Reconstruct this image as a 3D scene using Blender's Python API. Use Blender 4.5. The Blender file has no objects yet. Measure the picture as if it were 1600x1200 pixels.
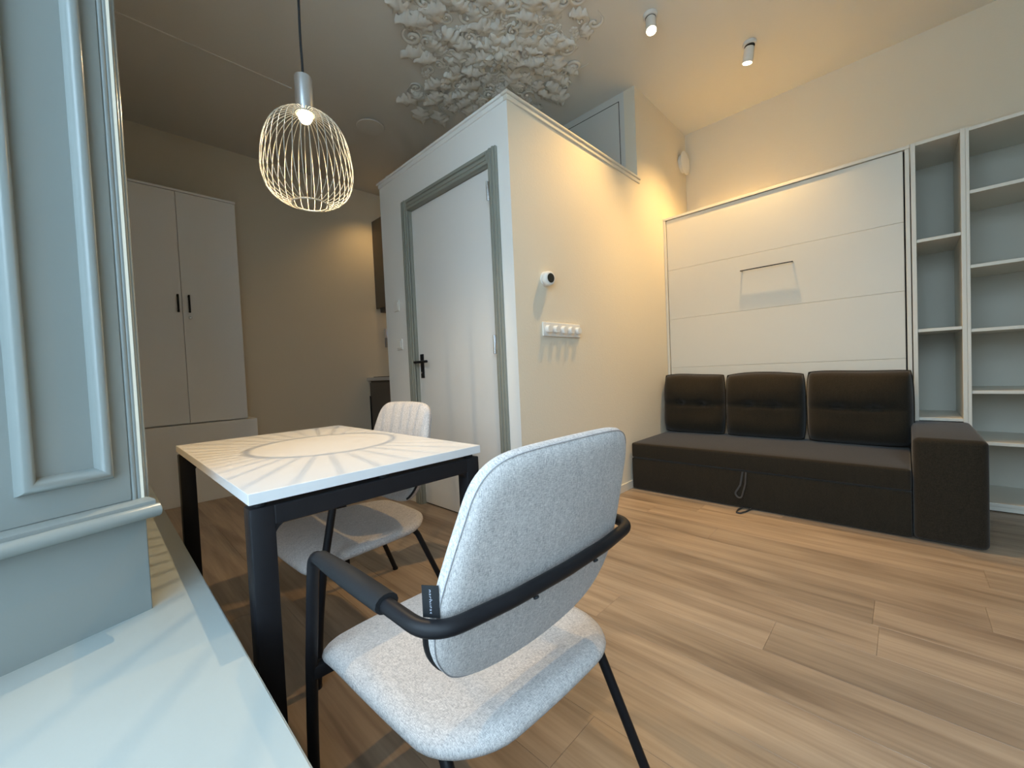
import bpy, bmesh, math, random
from mathutils import Vector, Matrix
from math import sin, cos, pi, radians, sqrt

C = bpy.context.scene.collection
SC = bpy.context.scene
random.seed(7)

# ---------------------------------------------------------------- camera
cam_d = bpy.data.cameras.new('camera')
cam = bpy.data.objects.new('camera', cam_d); C.objects.link(cam)
yaw, pit, rol = -0.77209834, -0.02949826, -0.04512025
fwd = Vector((cos(pit)*sin(yaw), cos(pit)*cos(yaw), sin(pit)))
rgt = Vector((cos(yaw), -sin(yaw), 0)); upv = rgt.cross(fwd)
r2 = cos(rol)*rgt + sin(rol)*upv; u2 = -sin(rol)*rgt + cos(rol)*upv
mw = Matrix((r2, u2, -fwd)).transposed().to_4x4()
mw.translation = Vector((0, 0, 0.98))
cam.matrix_world = mw
cam_d.sensor_width = 36.0
cam_d.lens = 632.93/1600*36
cam_d.clip_start = 0.02
SC.camera = cam

# ---------------------------------------------------------------- world, daylight, exposure
W = bpy.data.worlds.new('overcast_sky'); SC.world = W
W.use_nodes = True
bg = W.node_tree.nodes['Background']
bg.inputs['Color'].default_value = (0.56, 0.775, 0.97, 1)
bg.inputs['Strength'].default_value = 3.2
SC.view_settings.view_transform = 'Standard'
SC.view_settings.look = 'None'
SC.view_settings.gamma = 1.0
SC.view_settings.exposure = 1.38
try: SC.view_settings.use_curve_mapping = False
except Exception: pass
WARM = (1.0, 0.62, 0.22)
PENDANT_W = 16.5
SPOT_W = 54.0
SPOT_AMB_W = 7.0
KITCHEN_W = 7.0
pd = bpy.data.lights.new('window_daylight', 'AREA'); pd.shape = 'RECTANGLE'
pd.size = 2.6; pd.size_y = 2.7; pd.cycles.is_portal = True
po = bpy.data.objects.new('window_daylight', pd); C.objects.link(po)
po.location = (0.125, -0.50, 1.78); po.rotation_euler = (radians(90), 0, 0)   # -Z faces +Y (into room)

# ---------------------------------------------------------------- materials
def mat(name, col, rough=0.5, metal=0.0, spec=0.5, bump=None, var=None, coat=0.0, sheen=0.0):
    m = bpy.data.materials.new(name); m.use_nodes = True
    nt = m.node_tree; b = nt.nodes['Principled BSDF']
    b.inputs['Base Color'].default_value = (*col, 1)
    b.inputs['Roughness'].default_value = rough
    b.inputs['Metallic'].default_value = metal
    b.inputs['Specular IOR Level'].default_value = spec
    b.inputs['Coat Weight'].default_value = coat
    b.inputs['Sheen Weight'].default_value = sheen
    tc = nt.nodes.new('ShaderNodeTexCoord')
    if var:
        sc_, amt = var
        n = nt.nodes.new('ShaderNodeTexNoise'); n.inputs['Scale'].default_value = sc_; n.inputs['Detail'].default_value = 3
        nt.links.new(tc.outputs['Object'], n.inputs['Vector'])
        mx = nt.nodes.new('ShaderNodeMixRGB'); mx.blend_type = 'MIX'
        mx.inputs[1].default_value = (*[c*(1-amt) for c in col], 1); mx.inputs[2].default_value = (*[min(1, c*(1+amt)) for c in col], 1)
        nt.links.new(n.outputs['Fac'], mx.inputs[0]); nt.links.new(mx.outputs[0], b.inputs['Base Color'])
    if bump:
        sc_, st, di = bump
        n = nt.nodes.new('ShaderNodeTexNoise'); n.inputs['Scale'].default_value = sc_; n.inputs['Detail'].default_value = 4
        nt.links.new(tc.outputs['Object'], n.inputs['Vector'])
        bp = nt.nodes.new('ShaderNodeBump'); bp.inputs['Strength'].default_value = st; bp.inputs['Distance'].default_value = di
        nt.links.new(n.outputs['Fac'], bp.inputs['Height']); nt.links.new(bp.outputs['Normal'], b.inputs['Normal'])
    return m

def emit(name, col, s):
    m = bpy.data.materials.new(name); m.use_nodes = True
    nt = m.node_tree; b = nt.nodes['Principled BSDF']
    b.inputs['Base Color'].default_value = (.9, .9, .9, 1)
    b.inputs['Emission Color'].default_value = (*col, 1); b.inputs['Emission Strength'].default_value = s
    return m

def fabric(name, light, dark, s1=1.0, bumpst=0.35, lo=0.36, hi=0.62):
    m = bpy.data.materials.new(name); m.use_nodes = True
    nt = m.node_tree; b = nt.nodes['Principled BSDF']
    b.inputs['Roughness'].default_value = 0.95; b.inputs['Specular IOR Level'].default_value = 0.15
    b.inputs['Sheen Weight'].default_value = 0.15
    tc = nt.nodes.new('ShaderNodeTexCoord')
    outs = []
    for sc3 in ((1000, 160, 160), (160, 1000, 1000), (90, 40, 12)):
        mp = nt.nodes.new('ShaderNodeMapping'); mp.inputs['Scale'].default_value = [q*s1 for q in sc3]
        nt.links.new(tc.outputs['Object'], mp.inputs['Vector'])
        n = nt.nodes.new('ShaderNodeTexNoise'); n.inputs['Scale'].default_value = 1.0; n.inputs['Detail'].default_value = 2
        nt.links.new(mp.outputs[0], n.inputs['Vector']); outs.append(n.outputs['Fac'])
    a1 = nt.nodes.new('ShaderNodeMath'); a1.operation = 'ADD'; nt.links.new(outs[0], a1.inputs[0]); nt.links.new(outs[1], a1.inputs[1])
    a2 = nt.nodes.new('ShaderNodeMath'); a2.operation = 'MULTIPLY_ADD'; a2.inputs[1].default_value = 0.22
    nt.links.new(outs[2], a2.inputs[0]); nt.links.new(a1.outputs[0], a2.inputs[2])
    a3 = nt.nodes.new('ShaderNodeMath'); a3.operation = 'MULTIPLY'; a3.inputs[1].default_value = 0.45; nt.links.new(a2.outputs[0], a3.inputs[0])
    cr = nt.nodes.new('ShaderNodeValToRGB')
    cr.color_ramp.elements[0].position = lo; cr.color_ramp.elements[0].color = (*dark, 1)
    cr.color_ramp.elements[1].position = hi; cr.color_ramp.elements[1].color = (*light, 1)
    nt.links.new(a3.outputs[0], cr.inputs[0]); nt.links.new(cr.outputs[0], b.inputs['Base Color'])
    bp = nt.nodes.new('ShaderNodeBump'); bp.inputs['Strength'].default_value = bumpst; bp.inputs['Distance'].default_value = 0.001
    nt.links.new(a3.outputs[0], bp.inputs['Height']); nt.links.new(bp.outputs[0], b.inputs['Normal'])
    return m

def wood_floor(name):
    m = bpy.data.materials.new(name); m.use_nodes = True
    nt = m.node_tree; b = nt.nodes['Principled BSDF']; L = nt.links.new
    b.inputs['Roughness'].default_value = 0.40; b.inputs['Specular IOR Level'].default_value = 0.5
    g = nt.nodes.new('ShaderNodeNewGeometry'); oi = nt.nodes.new('ShaderNodeObjectInfo')
    mu = nt.nodes.new('ShaderNodeVectorMath'); mu.operation = 'SCALE'; mu.inputs[0].default_value = (17, 31, 9)
    L(oi.outputs['Random'], mu.inputs['Scale'])
    ad = nt.nodes.new('ShaderNodeVectorMath'); ad.operation = 'ADD'; L(g.outputs['Position'], ad.inputs[0]); L(mu.outputs[0], ad.inputs[1])
    def noise(sc3, detail=4, dist=0.0):
        mp = nt.nodes.new('ShaderNodeMapping'); mp.inputs['Scale'].default_value = sc3; L(ad.outputs[0], mp.inputs['Vector'])
        n = nt.nodes.new('ShaderNodeTexNoise'); n.inputs['Scale'].default_value = 1; n.inputs['Detail'].default_value = detail
        n.inputs['Distortion'].default_value = dist; L(mp.outputs[0], n.inputs['Vector']); return n.outputs['Fac']
    n1 = noise((1.1, 13, 1), 5, 0.6); n2 = noise((4, 90, 1), 3); n3 = noise((2.2, 2.6, 1), 2)
    cr = nt.nodes.new('ShaderNodeValToRGB'); e = cr.color_ramp.elements
    e[0].position = 0.28; e[0].color = (0.225, 0.145, 0.085, 1)
    e[1].position = 0.72; e[1].color = (0.47, 0.335, 0.21, 1)
    k = cr.color_ramp.elements.new(0.48); k.color = (0.37, 0.255, 0.155, 1)
    L(n1, cr.inputs[0])
    m1 = nt.nodes.new('ShaderNodeMixRGB'); m1.blend_type = 'MULTIPLY'; m1.inputs[0].default_value = 0.35
    c2 = nt.nodes.new('ShaderNodeValToRGB'); c2.color_ramp.elements[0].position = .35; c2.color_ramp.elements[0].color = (.62, .6, .58, 1)
    c2.color_ramp.elements[1].position = .6; c2.color_ramp.elements[1].color = (1, 1, 1, 1)
    L(n2, c2.inputs[0]); L(cr.outputs[0], m1.inputs[1]); L(c2.outputs[0], m1.inputs[2])
    m2 = nt.nodes.new('ShaderNodeMixRGB'); m2.blend_type = 'MULTIPLY'; m2.inputs[0].default_value = 0.5
    c3 = nt.nodes.new('ShaderNodeValToRGB'); c3.color_ramp.elements[0].position = .3; c3.color_ramp.elements[0].color = (.72, .72, .74, 1)
    c3.color_ramp.elements[1].position = .65; c3.color_ramp.elements[1].color = (1.05, 1.03, 1.0, 1)
    L(n3, c3.inputs[0]); L(m1.outputs[0], m2.inputs[1]); L(c3.outputs[0], m2.inputs[2])
    hv = nt.nodes.new('ShaderNodeHueSaturation'); hv.inputs['Saturation'].default_value = 0.82
    mr = nt.nodes.new('ShaderNodeMapRange'); mr.inputs['To Min'].default_value = 0.86; mr.inputs['To Max'].default_value = 1.14
    L(oi.outputs['Random'], mr.inputs['Value']); L(mr.outputs[0], hv.inputs['Value'])
    L(m2.outputs[0], hv.inputs['Color']); L(hv.outputs[0], b.inputs['Base Color'])
    bp = nt.nodes.new('ShaderNodeBump'); bp.inputs['Strength'].default_value = 0.15; bp.inputs['Distance'].default_value = 0.001
    L(n2, bp.inputs['Height']); L(bp.outputs[0], b.inputs['Normal'])
    return m

M = dict(
    wall=mat('wall_paint', (0.79, 0.72, 0.585), 0.85, spec=.2, bump=(90, 0.25, 0.004)),
    ceil=mat('ceiling_paint', (0.76, 0.74, 0.68), 0.9, spec=.15, bump=(120, 0.2, 0.003)),
    plaster=mat('rose_plaster', (0.80, 0.78, 0.72), 0.8, spec=.2, bump=(60, .3, .003)),
    joinery=mat('joinery_gloss', (0.26, 0.29, 0.28), 0.22, spec=.5, bump=(55, .12, .002)),
    sill=mat('sill_paint', (0.365, 0.40, 0.385), 0.32, spec=.5, bump=(140, .06, .002), var=(8, .03)),
    white=mat('white_melamine', (0.71, 0.675, 0.585), 0.45, spec=.4, var=(3, .02)),
    boxwhite=mat('white_wall_paint', (0.83, 0.83, 0.80), 0.75, spec=.25, bump=(90, .2, .003)),
    doorw=mat('door_white', (0.78, 0.78, 0.755), 0.4, spec=.4),
    frameg=mat('door_frame_grey_green', (0.275, 0.285, 0.245), 0.35),
    black=mat('black_powder_coat', (0.011, 0.011, 0.013), 0.45, spec=.22, bump=(700, .06, .0004)),
    blackp=mat('black_plastic', (0.016, 0.017, 0.019), 0.55, spec=.25, bump=(500, .08, .0004)),
    dark=mat('dark_gap', (0.02, 0.018, 0.015), 0.8),
    table=mat('table_laminate', (0.68, 0.68, 0.68), 0.38, spec=.45, var=(5, .015)),
    fab=fabric('grey_melange_fabric', (0.67, 0.63, 0.60), (0.29, 0.275, 0.27)),
    seam=mat('grey_thread', (0.30, 0.30, 0.31), 0.9),
    sofa=fabric('dark_brown_fabric', (0.033, 0.0255, 0.016), (0.013, 0.0098, 0.006), 0.8, .5),
    strap=mat('dark_webbing', (0.05, 0.045, 0.04), 0.8),
    floor=wood_floor('oak_plank'),
    sub=mat('subfloor', (0.10, 0.075, 0.05), 0.9),
    alu=mat('brushed_aluminium', (0.55, 0.56, 0.56), 0.35, metal=.85, bump=(300, .08, .0005)),
    wire=mat('white_wire', (0.40, 0.375, 0.31), 0.4),
    steel=mat('steel', (0.6, 0.6, 0.6), 0.25, metal=1.0),
    plastic=mat('white_plastic', (0.82, 0.81, 0.77), 0.35),
    plasticg=mat('grey_plastic', (0.36, 0.35, 0.33), 0.5),
    screen=mat('dark_display', (0.035, 0.035, 0.03), 0.15),
    blue=emit('blue_display', (0.05, 0.16, 0.9), 0.6),
    kitchen=mat('kitchen_taupe', (0.135, 0.118, 0.10), 0.5, var=(4, .03)),
    worktop=mat('worktop_white', (0.62, 0.62, 0.60), 0.35),
    hob=mat('hob_glass', (0.012, 0.012, 0.012), 0.1),
    hatch=mat('hatch_paint', (0.66, 0.66, 0.62), 0.6),
    tagtxt=mat('tag_print', (0.42, 0.45, 0.52), 0.6),
    bulb=emit('warm_bulb', (1.0, 0.80, 0.50), 9.0),
    facade=mat('added_facade', (0.55, 0.53, 0.50), 0.9, var=(2, .1)), ground=mat('added_paving', (0.6, 0.6, 0.58), 0.9, var=(1, .08)),
    backboard=mat('shelf_backboard', (0.50, 0.475, 0.40), 0.6),
    pane=None,
)
def pane_mat():
    m = bpy.data.materials.new('window_glass'); m.use_nodes = True
    nt = m.node_tree; nt.nodes.clear()
    o = nt.nodes.new('ShaderNodeOutputMaterial'); mx = nt.nodes.new('ShaderNodeMixShader')
    t = nt.nodes.new('ShaderNodeBsdfTransparent'); g = nt.nodes.new('ShaderNodeBsdfGlossy'); g.inputs['Roughness'].default_value = 0.02
    mx.inputs[0].default_value = 0.08
    nt.links.new(t.outputs[0], mx.inputs[1]); nt.links.new(g.outputs[0], mx.inputs[2]); nt.links.new(mx.outputs[0], o.inputs[0])
    return m
M['pane'] = pane_mat()

# ---------------------------------------------------------------- helpers
OFF = {}
def obj(name, bm, m, parent=None, shift=True, smooth=None, kind=None):
    me = bpy.data.meshes.new(name)
    if shift and parent is not None and OFF.get(parent.name):
        bmesh.ops.translate(bm, verts=bm.verts, vec=-Vector(OFF[parent.name]))
    bm.normal_update(); bm.to_mesh(me); bm.free()
    for mm in (m if isinstance(m, (list, tuple)) else [m]): me.materials.append(mm)
    if smooth is not None:
        me.polygons.foreach_set('use_smooth', [True]*len(me.polygons))
        me.set_sharp_from_angle(angle=radians(smooth))
    o = bpy.data.objects.new(name, me); C.objects.link(o)
    if parent is not None:
        o.parent = parent; OFF[o.name] = OFF.get(parent.name)
    if kind: o['kind'] = kind
    return o
def inst(name, me, parent, loc, rot=(0, 0, 0), scale=(1, 1, 1)):
    o = bpy.data.objects.new(name, me); C.objects.link(o); o.parent = parent
    off = Vector(OFF.get(parent.name) or (0, 0, 0))
    o.location = Vector(loc) - off; o.rotation_euler = rot; o.scale = scale
    OFF[o.name] = OFF.get(parent.name)
    return o
def thing(name, label, cat, loc, group=None):
    o = bpy.data.objects.new(name, None); C.objects.link(o); o.location = loc; o.empty_display_size = .1
    o['label'] = label; o['category'] = cat
    if group: o['group'] = group
    OFF[o.name] = tuple(loc); return o
def struct(name, bm, m, smooth=None):
    o = obj(name, bm, m, None, smooth=smooth); o['kind'] = 'structure'; return o

def B(x0, x1, y0, y1, z0, z1, bev=0.0, seg=2, bm=None):
    t = bmesh.new()
    bmesh.ops.create_cube(t, size=1)
    for v in t.verts:
        v.co = Vector(((x0+x1)/2 + v.co.x*(x1-x0), (y0+y1)/2 + v.co.y*(y1-y0), (z0+z1)/2 + v.co.z*(z1-z0)))
    if bev > 0: bmesh.ops.bevel(t, geom=list(t.edges), offset=bev, segments=seg, profile=0.5, affect='EDGES')
    if bm is None: return t
    join(bm, t); return bm
def join(bm, t, mtx=None):
    me = bpy.data.meshes.new('tmp')
    if mtx is not None: bmesh.ops.transform(t, matrix=mtx, verts=t.verts)
    t.to_mesh(me); t.free(); bm.from_mesh(me); bpy.data.meshes.remove(me)
def fillet(pts, rads, n=6):
    pts = [Vector(p) for p in pts]; out = [pts[0]]
    for i in range(1, len(pts)-1):
        p, a, c = pts[i], pts[i-1], pts[i+1]; r = rads[i] if isinstance(rads, (list, tuple)) else rads
        if r <= 0: out.append(p); continue
        d1 = (a-p).normalized(); d2 = (c-p).normalized()
        ang = d1.angle(d2); t = min(r/max(math.tan(ang/2), 1e-4), .48*(a-p).length, .48*(c-p).length)
        s, e = p+d1*t, p+d2*t
        for k in range(n+1):
            f = k/n; out.append(s*(1-f)**2 + p*2*f*(1-f) + e*f*f)
    out.append(pts[-1]); return out
def tube(path, r, n=10, cap=True, bm=None, closed=False, flat=1.0):
    bm = bm or bmesh.new(); path = [Vector(p) for p in path]; N = len(path)
    rings = []; nrm = None
    for i, p in enumerate(path):
        if closed: t = (path[(i+1) % N]-path[i-1]).normalized()
        else: t = (path[min(i+1, N-1)]-path[max(i-1, 0)]).normalized()
        if nrm is None:
            nrm = t.cross(Vector((0, 0, 1)))
            if nrm.length < .05: nrm = t.cross(Vector((1, 0, 0)))
            nrm.normalize()
        else:
            nrm = (nrm - t*nrm.dot(t)).normalized()
        b = t.cross(nrm); rr = r[i] if isinstance(r, (list, tuple)) else r
        rings.append([bm.verts.new(p + nrm*rr*cos(2*pi*k/n)*flat + b*rr*sin(2*pi*k/n)) for k in range(n)])
    for i in range(N if closed else N-1):
        a, c = rings[i], rings[(i+1) % N]
        for k in range(n): bm.faces.new((a[k], a[(k+1) % n], c[(k+1) % n], c[k]))
    if cap and not closed:
        bm.faces.new(rings[0][::-1]); bm.faces.new(rings[-1])
    bmesh.ops.recalc_face_normals(bm, faces=bm.faces); return bm
def lathe(prof, n=32, bm=None, mtx=None):
    t = bmesh.new(); rings = []
    for r, z in prof:
        if r < 1e-6: rings.append([t.verts.new((0, 0, z))])
        else: rings.append([t.verts.new((r*cos(2*pi*k/n), r*sin(2*pi*k/n), z)) for k in range(n)])
    for a, b in zip(rings, rings[1:]):
        for k in range(n):
            if len(a) == 1 and len(b) == 1: continue
            if len(a) == 1: t.faces.new((a[0], b[(k+1) % n], b[k]))
            elif len(b) == 1: t.faces.new((a[k], a[(k+1) % n], b[0]))
            else: t.faces.new((a[k], a[(k+1) % n], b[(k+1) % n], b[k]))
    bmesh.ops.recalc_face_normals(t, faces=t.faces)
    if mtx is not None: bmesh.ops.transform(t, matrix=mtx, verts=t.verts)
    if bm is None: return t
    join(bm, t); return bm
def extrude_poly(pts, vec):
    t = bmesh.new(); vec = Vector(vec)
    a = [t.verts.new(p) for p in pts]; b = [t.verts.new(Vector(p)+vec) for p in pts]
    t.faces.new(a); t.faces.new(b[::-1])
    for i in range(len(a)):
        j = (i+1) % len(a); t.faces.new((a[j], a[i], b[i], b[j]))
    bmesh.ops.recalc_face_normals(t, faces=t.faces); return t
def to_dir(d, loc):   # matrix mapping +Z to direction d at loc
    q = Vector(d).normalized().to_track_quat('Z', 'Y'); m = q.to_matrix().to_4x4(); m.translation = Vector(loc); return m

# ---------------------------------------------------------------- key planes (metres)
XB = -1.605          # side wall with the thermostat
YD = 1.707           # front of the bathroom block
ZB = 2.555           # top of the block
XL = -4.86           # left wall
YK = 3.02            # kitchen back wall
YW = 4.36            # wall behind the fold-away bed
ZC = 3.332           # ceiling
XR = 3.0            # right wall
YF = 0.065           # room side of the window wall
BX = -3.08           # left end of the bathroom block
YV = 3.275           # back of the void above the block

# ---------------------------------------------------------------- room shell
fl = struct('floor', B(XL-.1, XR+.1, YF-.6, YW+.1, -.1, -.008), M['sub'])
def plank_mesh(L, w=.2):
    t = bmesh.new(); e, h = .0007, .008
    x0, x1, y0, y1 = -L/2+.0002, L/2-.0002, -w/2+.0002, w/2-.0002
    a = [t.verts.new(p) for p in ((x0, y0, -h), (x1, y0, -h), (x1, y1, -h), (x0, y1, -h))]
    b = [t.verts.new(p) for p in ((x0, y0, -e), (x1, y0, -e), (x1, y1, -e), (x0, y1, -e))]
    c = [t.verts.new(p) for p in ((x0+e, y0+e, 0), (x1-e, y0+e, 0), (x1-e, y1-e, 0), (x0+e, y1-e, 0))]
    for i in range(4):
        j = (i+1) % 4; t.faces.new((a[i], a[j], b[j], b[i])); t.faces.new((b[i], b[j], c[j], c[i]))
    t.faces.new(c); t.faces.new(a[::-1])
    me = bpy.data.meshes.new('plank'); t.to_mesh(me); t.free(); me.materials.append(M['floor']); return me
PM = {}
PL = 1.5
known = {6: -.89, 11: -.81, 8: -.08, 10: .207, 7: -.36, 12: .238, 5: -1.36}
for row in range(0, 22):
    yc = .13 + .2*row + .1
    if yc > YW: break
    st = known.get(row, random.uniform(-.75, .75))
    ks = st - PL*math.ceil((st - XL)/PL)
    x = ks
    while x < XR:
        a, b_ = max(x, XL), min(x+PL, XR)
        if b_-a > .02:
            cen = (a+b_)/2
            hide = (BX+.1 < a and b_ < XB-.1 and yc > YD+.15) or (b_ < XB-.1 and yc > YK+.1)
            if not hide:
                key = round(b_-a, 3)
                if key not in PM: PM[key] = plank_mesh(b_-a)
                inst('floor_plank', PM[key], fl, (cen, yc, 0))
        x += PL
struct('ceiling', B(XL-.1, XR+.1, YF-.6, YW+.1, ZC, ZC+.15), M['ceil'])
struct('wall_left', B(XL-.15, XL, YF-.3, YK+.1, 0, ZC), M['wall'])
struct('wall_kitchen', B(XL-.15, BX-.002, YK, YK+.45, 0, ZC), M['wall'])
struct('wall_back', B(XB-.002, XR+.1, YW, YW+.15, 0, ZC), M['wall'])
struct('wall_right', B(XR, XR+.15, YF-.3, YW+.1, 0, ZC), M['wall'])
# bathroom block: front wall with a door opening, side wall, top
DX0, DX1, DZ = -2.665, -1.765, 2.225
t = B(BX, DX0-.012, YD, YD+.1, 0, ZB)
B(DX1+.012, XB-.1, YD, YD+.1, 0, ZB, bm=t); B(XB-.1, XB, YD, YD+.0015, 0, ZB, bm=t); B(DX0-.012, DX1+.012, YD, YD+.1, DZ+.012, ZB, bm=t)
struct('wall_block_front', t, M['boxwhite'])
t = B(XB-.1, XB, YD+.0016, YV, 0, ZB); B(XB-.1, XB, YV, YW, 0, ZC, bm=t)
struct('wall_block_side', t, M['wall'])
t = B(BX, XB-.1, YD+.1, YV, ZB-.06, ZB); B(BX, BX+.1, YD+.1, YK, 0, ZB-.06, bm=t)
struct('wall_block_top', t, M['wall'])
struct('wall_void_back', B(BX, XB-.1, YV, YV+.1, ZB, ZC), M['hatch'])
# trim along the top of the block
def trim_prof(x, y, ax):   # rounded strip profile
    return None
t = B(BX-.02, XB-.031, YD-.018, YD+.03, ZB-.002, ZB+.014, .004); B(BX-.006, XB-.021, YD-.008, YD+.02, ZB-.03, ZB-.002, .003, bm=t)
struct('trim_1', t, M['boxwhite'])
t = B(XB-.03, XB+.020, YD-.018, YV+.03, ZB-.002, ZB+.016, .006); B(XB-.02, XB+.010, YD-.008, YV+.028, ZB-.03, ZB-.002, .004, bm=t)
struct('trim_2', t, M['joinery'] if False else M['white'])
# plaster ridge on the ceiling
t = tube([(-3.50, .10, ZC), (-3.505, 1.22, ZC)], .006, 8); struct('trim_3', t, M['ceil'], 60)
# baseboards
def baseboard(name, x0, x1, y0, y1):
    t = B(x0, x1, y0, y1, 0, .062, .003); struct(name, t, M['white'])
baseboard('baseboard_block_front', BX, -2.735, YD-.013, YD)
baseboard('baseboard_block_side', XB, XB+.013, YD+.002, YW-.7)
baseboard('baseboard_left', XL, XL+.013, 1.06, 2.37)

# hatch door in the back of the void
hd = struct('door_2', B(-2.45, -1.753, YV-.006, YV-.0005, ZB+.02, 3.263, .001), M['hatch'])
t = B(-2.46, -1.7485, YV-.004, YV-.0003, 3.2635, 3.27); B(-1.7525, -1.7485, YV-.004, YV-.0003, ZB+.02, 3.2635, bm=t)
obj('gap_shadow_strip', t, M['dark'], hd)

# ---------------------------------------------------------------- door 1
t = B(DX0+.002, DX1-.002, YD+.022, YD+.062, .010, DZ-.004, .002)
d1 = struct('door_1', t, M['doorw'])
def frame_piece(name, x0, x1, z0, z1, vert):
    t = B(x0, x1, YD-.020, YD-.0005, z0, z1, .004)
    if vert: B(max(x0, DX0-.0115) if x1 < -2 else x0, x1 if x1 < -2 else min(x1, DX1+.0115), YD-.01, YD+.0625, z0, min(z1, DZ+.0115), .001, bm=t)
    else: B(x0, x1, YD-.01, YD+.0625, z0, DZ+.0115, .001, bm=t)
    if vert:
        xm = (x0+x1)/2
        B(xm-.020, xm-.004, YD-.027, YD-.018, z0, z1-.002, .004, bm=t); B(xm+.008, xm+.024, YD-.030, YD-.018, z0, z1-.002, .005, bm=t)
    else:
        zm = (z0+z1)/2
        B(x0+.01, x1-.01, YD-.027, YD-.018, zm-.020, zm-.004, .004, bm=t); B(x0+.01, x1-.01, YD-.030, YD-.018, zm+.008, zm+.024, .005, bm=t)
    obj(name, t, M['frameg'], d1)
frame_piece('door_jamb', DX0-.078, DX0, 0, DZ+.078, True)
frame_piece('door_jamb', DX1, DX1+.070, 0, DZ+.078, True)
frame_piece('door_head', DX0+.0005, DX1-.0005, DZ, DZ+.077, False)
t = B(DX0+.001, DX0+.02, YD+.0625, YD+.09, 0, DZ); B(DX1-.02, DX1-.001, YD+.0625, YD+.09, 0, DZ, bm=t); B(DX0+.02, DX1-.02, YD+.0625, YD+.09, DZ-.02, DZ, bm=t)
obj('door_rebate', t, M['frameg'], d1)
obj('threshold_shade_strip', B(DX0+.005, DX1-.005, YD+.03, YD+.09, 0, .008), M['dark'], d1)  # near-black strip standing in for the shade under the door
for zc in (2.06, 1.15):
    t = B(DX1-.012, DX1+.010, YD-.0235, YD-.019, zc-.055, zc+.055, .001)
    tube([(DX1-.004, YD-.026, zc-.056), (DX1-.004, YD-.026, zc+.056)], .0065, 10, bm=t)
    obj('hinge', t, M['steel'], d1, smooth=40)
yp = YD+.022
hx = -2.612
hp = obj('handle_plate', B(hx-.020, hx+.020, yp-.009, yp, .965, 1.145, .003), M['black'], d1)
path = fillet([(hx, yp-.005, 1.085), (hx, yp-.05, 1.085), (hx+.125, yp-.05, 1.085)], .02)
t = tube(path, .0095, 10); tube([(hx-.035, yp-.05, 1.085), (hx+.002, yp-.05, 1.085)], .0095, 10, bm=t)
obj('handle_lever', t, M['black'], d1, smooth=40)
obj('key_cylinder', lathe([(0, 0), (.008, 0), (.008, .006), (0, .006)], 14, mtx=to_dir((0, -1, 0), (hx, yp-.009, 1.005))), M['steel'], d1, smooth=40)

# ---------------------------------------------------------------- window bay (left reveal, sill, frame)
ZS = 0.48
XWR = 1.40                                   # right corner of the window bay
P0 = Vector((-1.236, YF, 0)); DR = Vector((.344, -.939, 0)).normalized(); NR = Vector((.939, .344, 0)).normalized()
def rv(s, n, z): p = P0 + DR*s + NR*n; return Vector((p.x, p.y, z))
YG = -.40                                    # glass line
SL = (YF-YG)/.939
win = struct('window_1', B(-1.08, XWR-.17, YG-.06, YG-.005, 3.02, 3.12, .004), M['joinery'])
t = extrude_poly([(-4.2, YF+.003, ZS-.028), (-4.2, .171, ZS-.028), (XWR+.3, .171, ZS-.028), (XWR+.3, YF+.003, ZS-.028), (XWR, YF, ZS-.028), (XWR-.17, YG, ZS-.028), (P0.x+.17, YG, ZS-.028), (P0.x, YF, ZS-.028)], (0, 0, .028))
bmesh.ops.bevel(t, geom=[e for e in t.edges if all(abs(v.co.y-.171) < 1e-4 for v in e.verts)], offset=.003, segments=2, affect='EDGES')
obj('window_sill', t, M['sill'], win, smooth=40)
obj('sill_casing', B(-4.2, XWR+.3, YF+.01, .160, 0, ZS-.029, .002), M['joinery'], win)
# dado
def reveal_box(s0, s1, n0, n1, z0, z1, bev=0.0):
    t = bmesh.new()
    vs = [rv(s, n, z) for s in (s0, s1) for n in (n0, n1) for z in (z0, z1)]
    t = B(0, 1, 0, 1, 0, 1)
    for v in t.verts:
        s = s0 + (s1-s0)*v.co.x; n = n0 + (n1-n0)*v.co.y; v.co = rv(s, n, z0+(z1-z0)*v.co.z)
    bmesh.ops.recalc_face_normals(t, faces=t.faces)
    if bev: bmesh.ops.bevel(t, geom=list(t.edges), offset=bev, segments=3, affect='EDGES')
    return t
obj('reveal_dado', reveal_box(0, SL, -.10, 0, ZS-.01, .69, .002), M['joinery'], win, smooth=40)
def sweep_prof(prof, s0, s1):     # profile in (n, z) swept along the reveal from s0 to s1
    t = extrude_poly([rv(s0, n, z) for n, z in prof], DR*(s1-s0)); return t
led = [(-.06, .690), (.020, .690)] + [(.024+.017*sin(a), .707-.015*cos(a)) for a in [k*pi/10 for k in range(1, 10)]] + [(.0275, .7200), (.0205, .7205), (.0185, .7165), (.0165, .7165), (.0155, .7265), (.010, .7295), (-.06, .733)]
t = sweep_prof(led, -.012, SL); obj('reveal_ledge', t, M['joinery'], win, smooth=35)
obj('reveal_panel', reveal_box(.014, SL, -.09, -.020, .731, 3.05, .002), M['joinery'], win, smooth=40)
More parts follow.
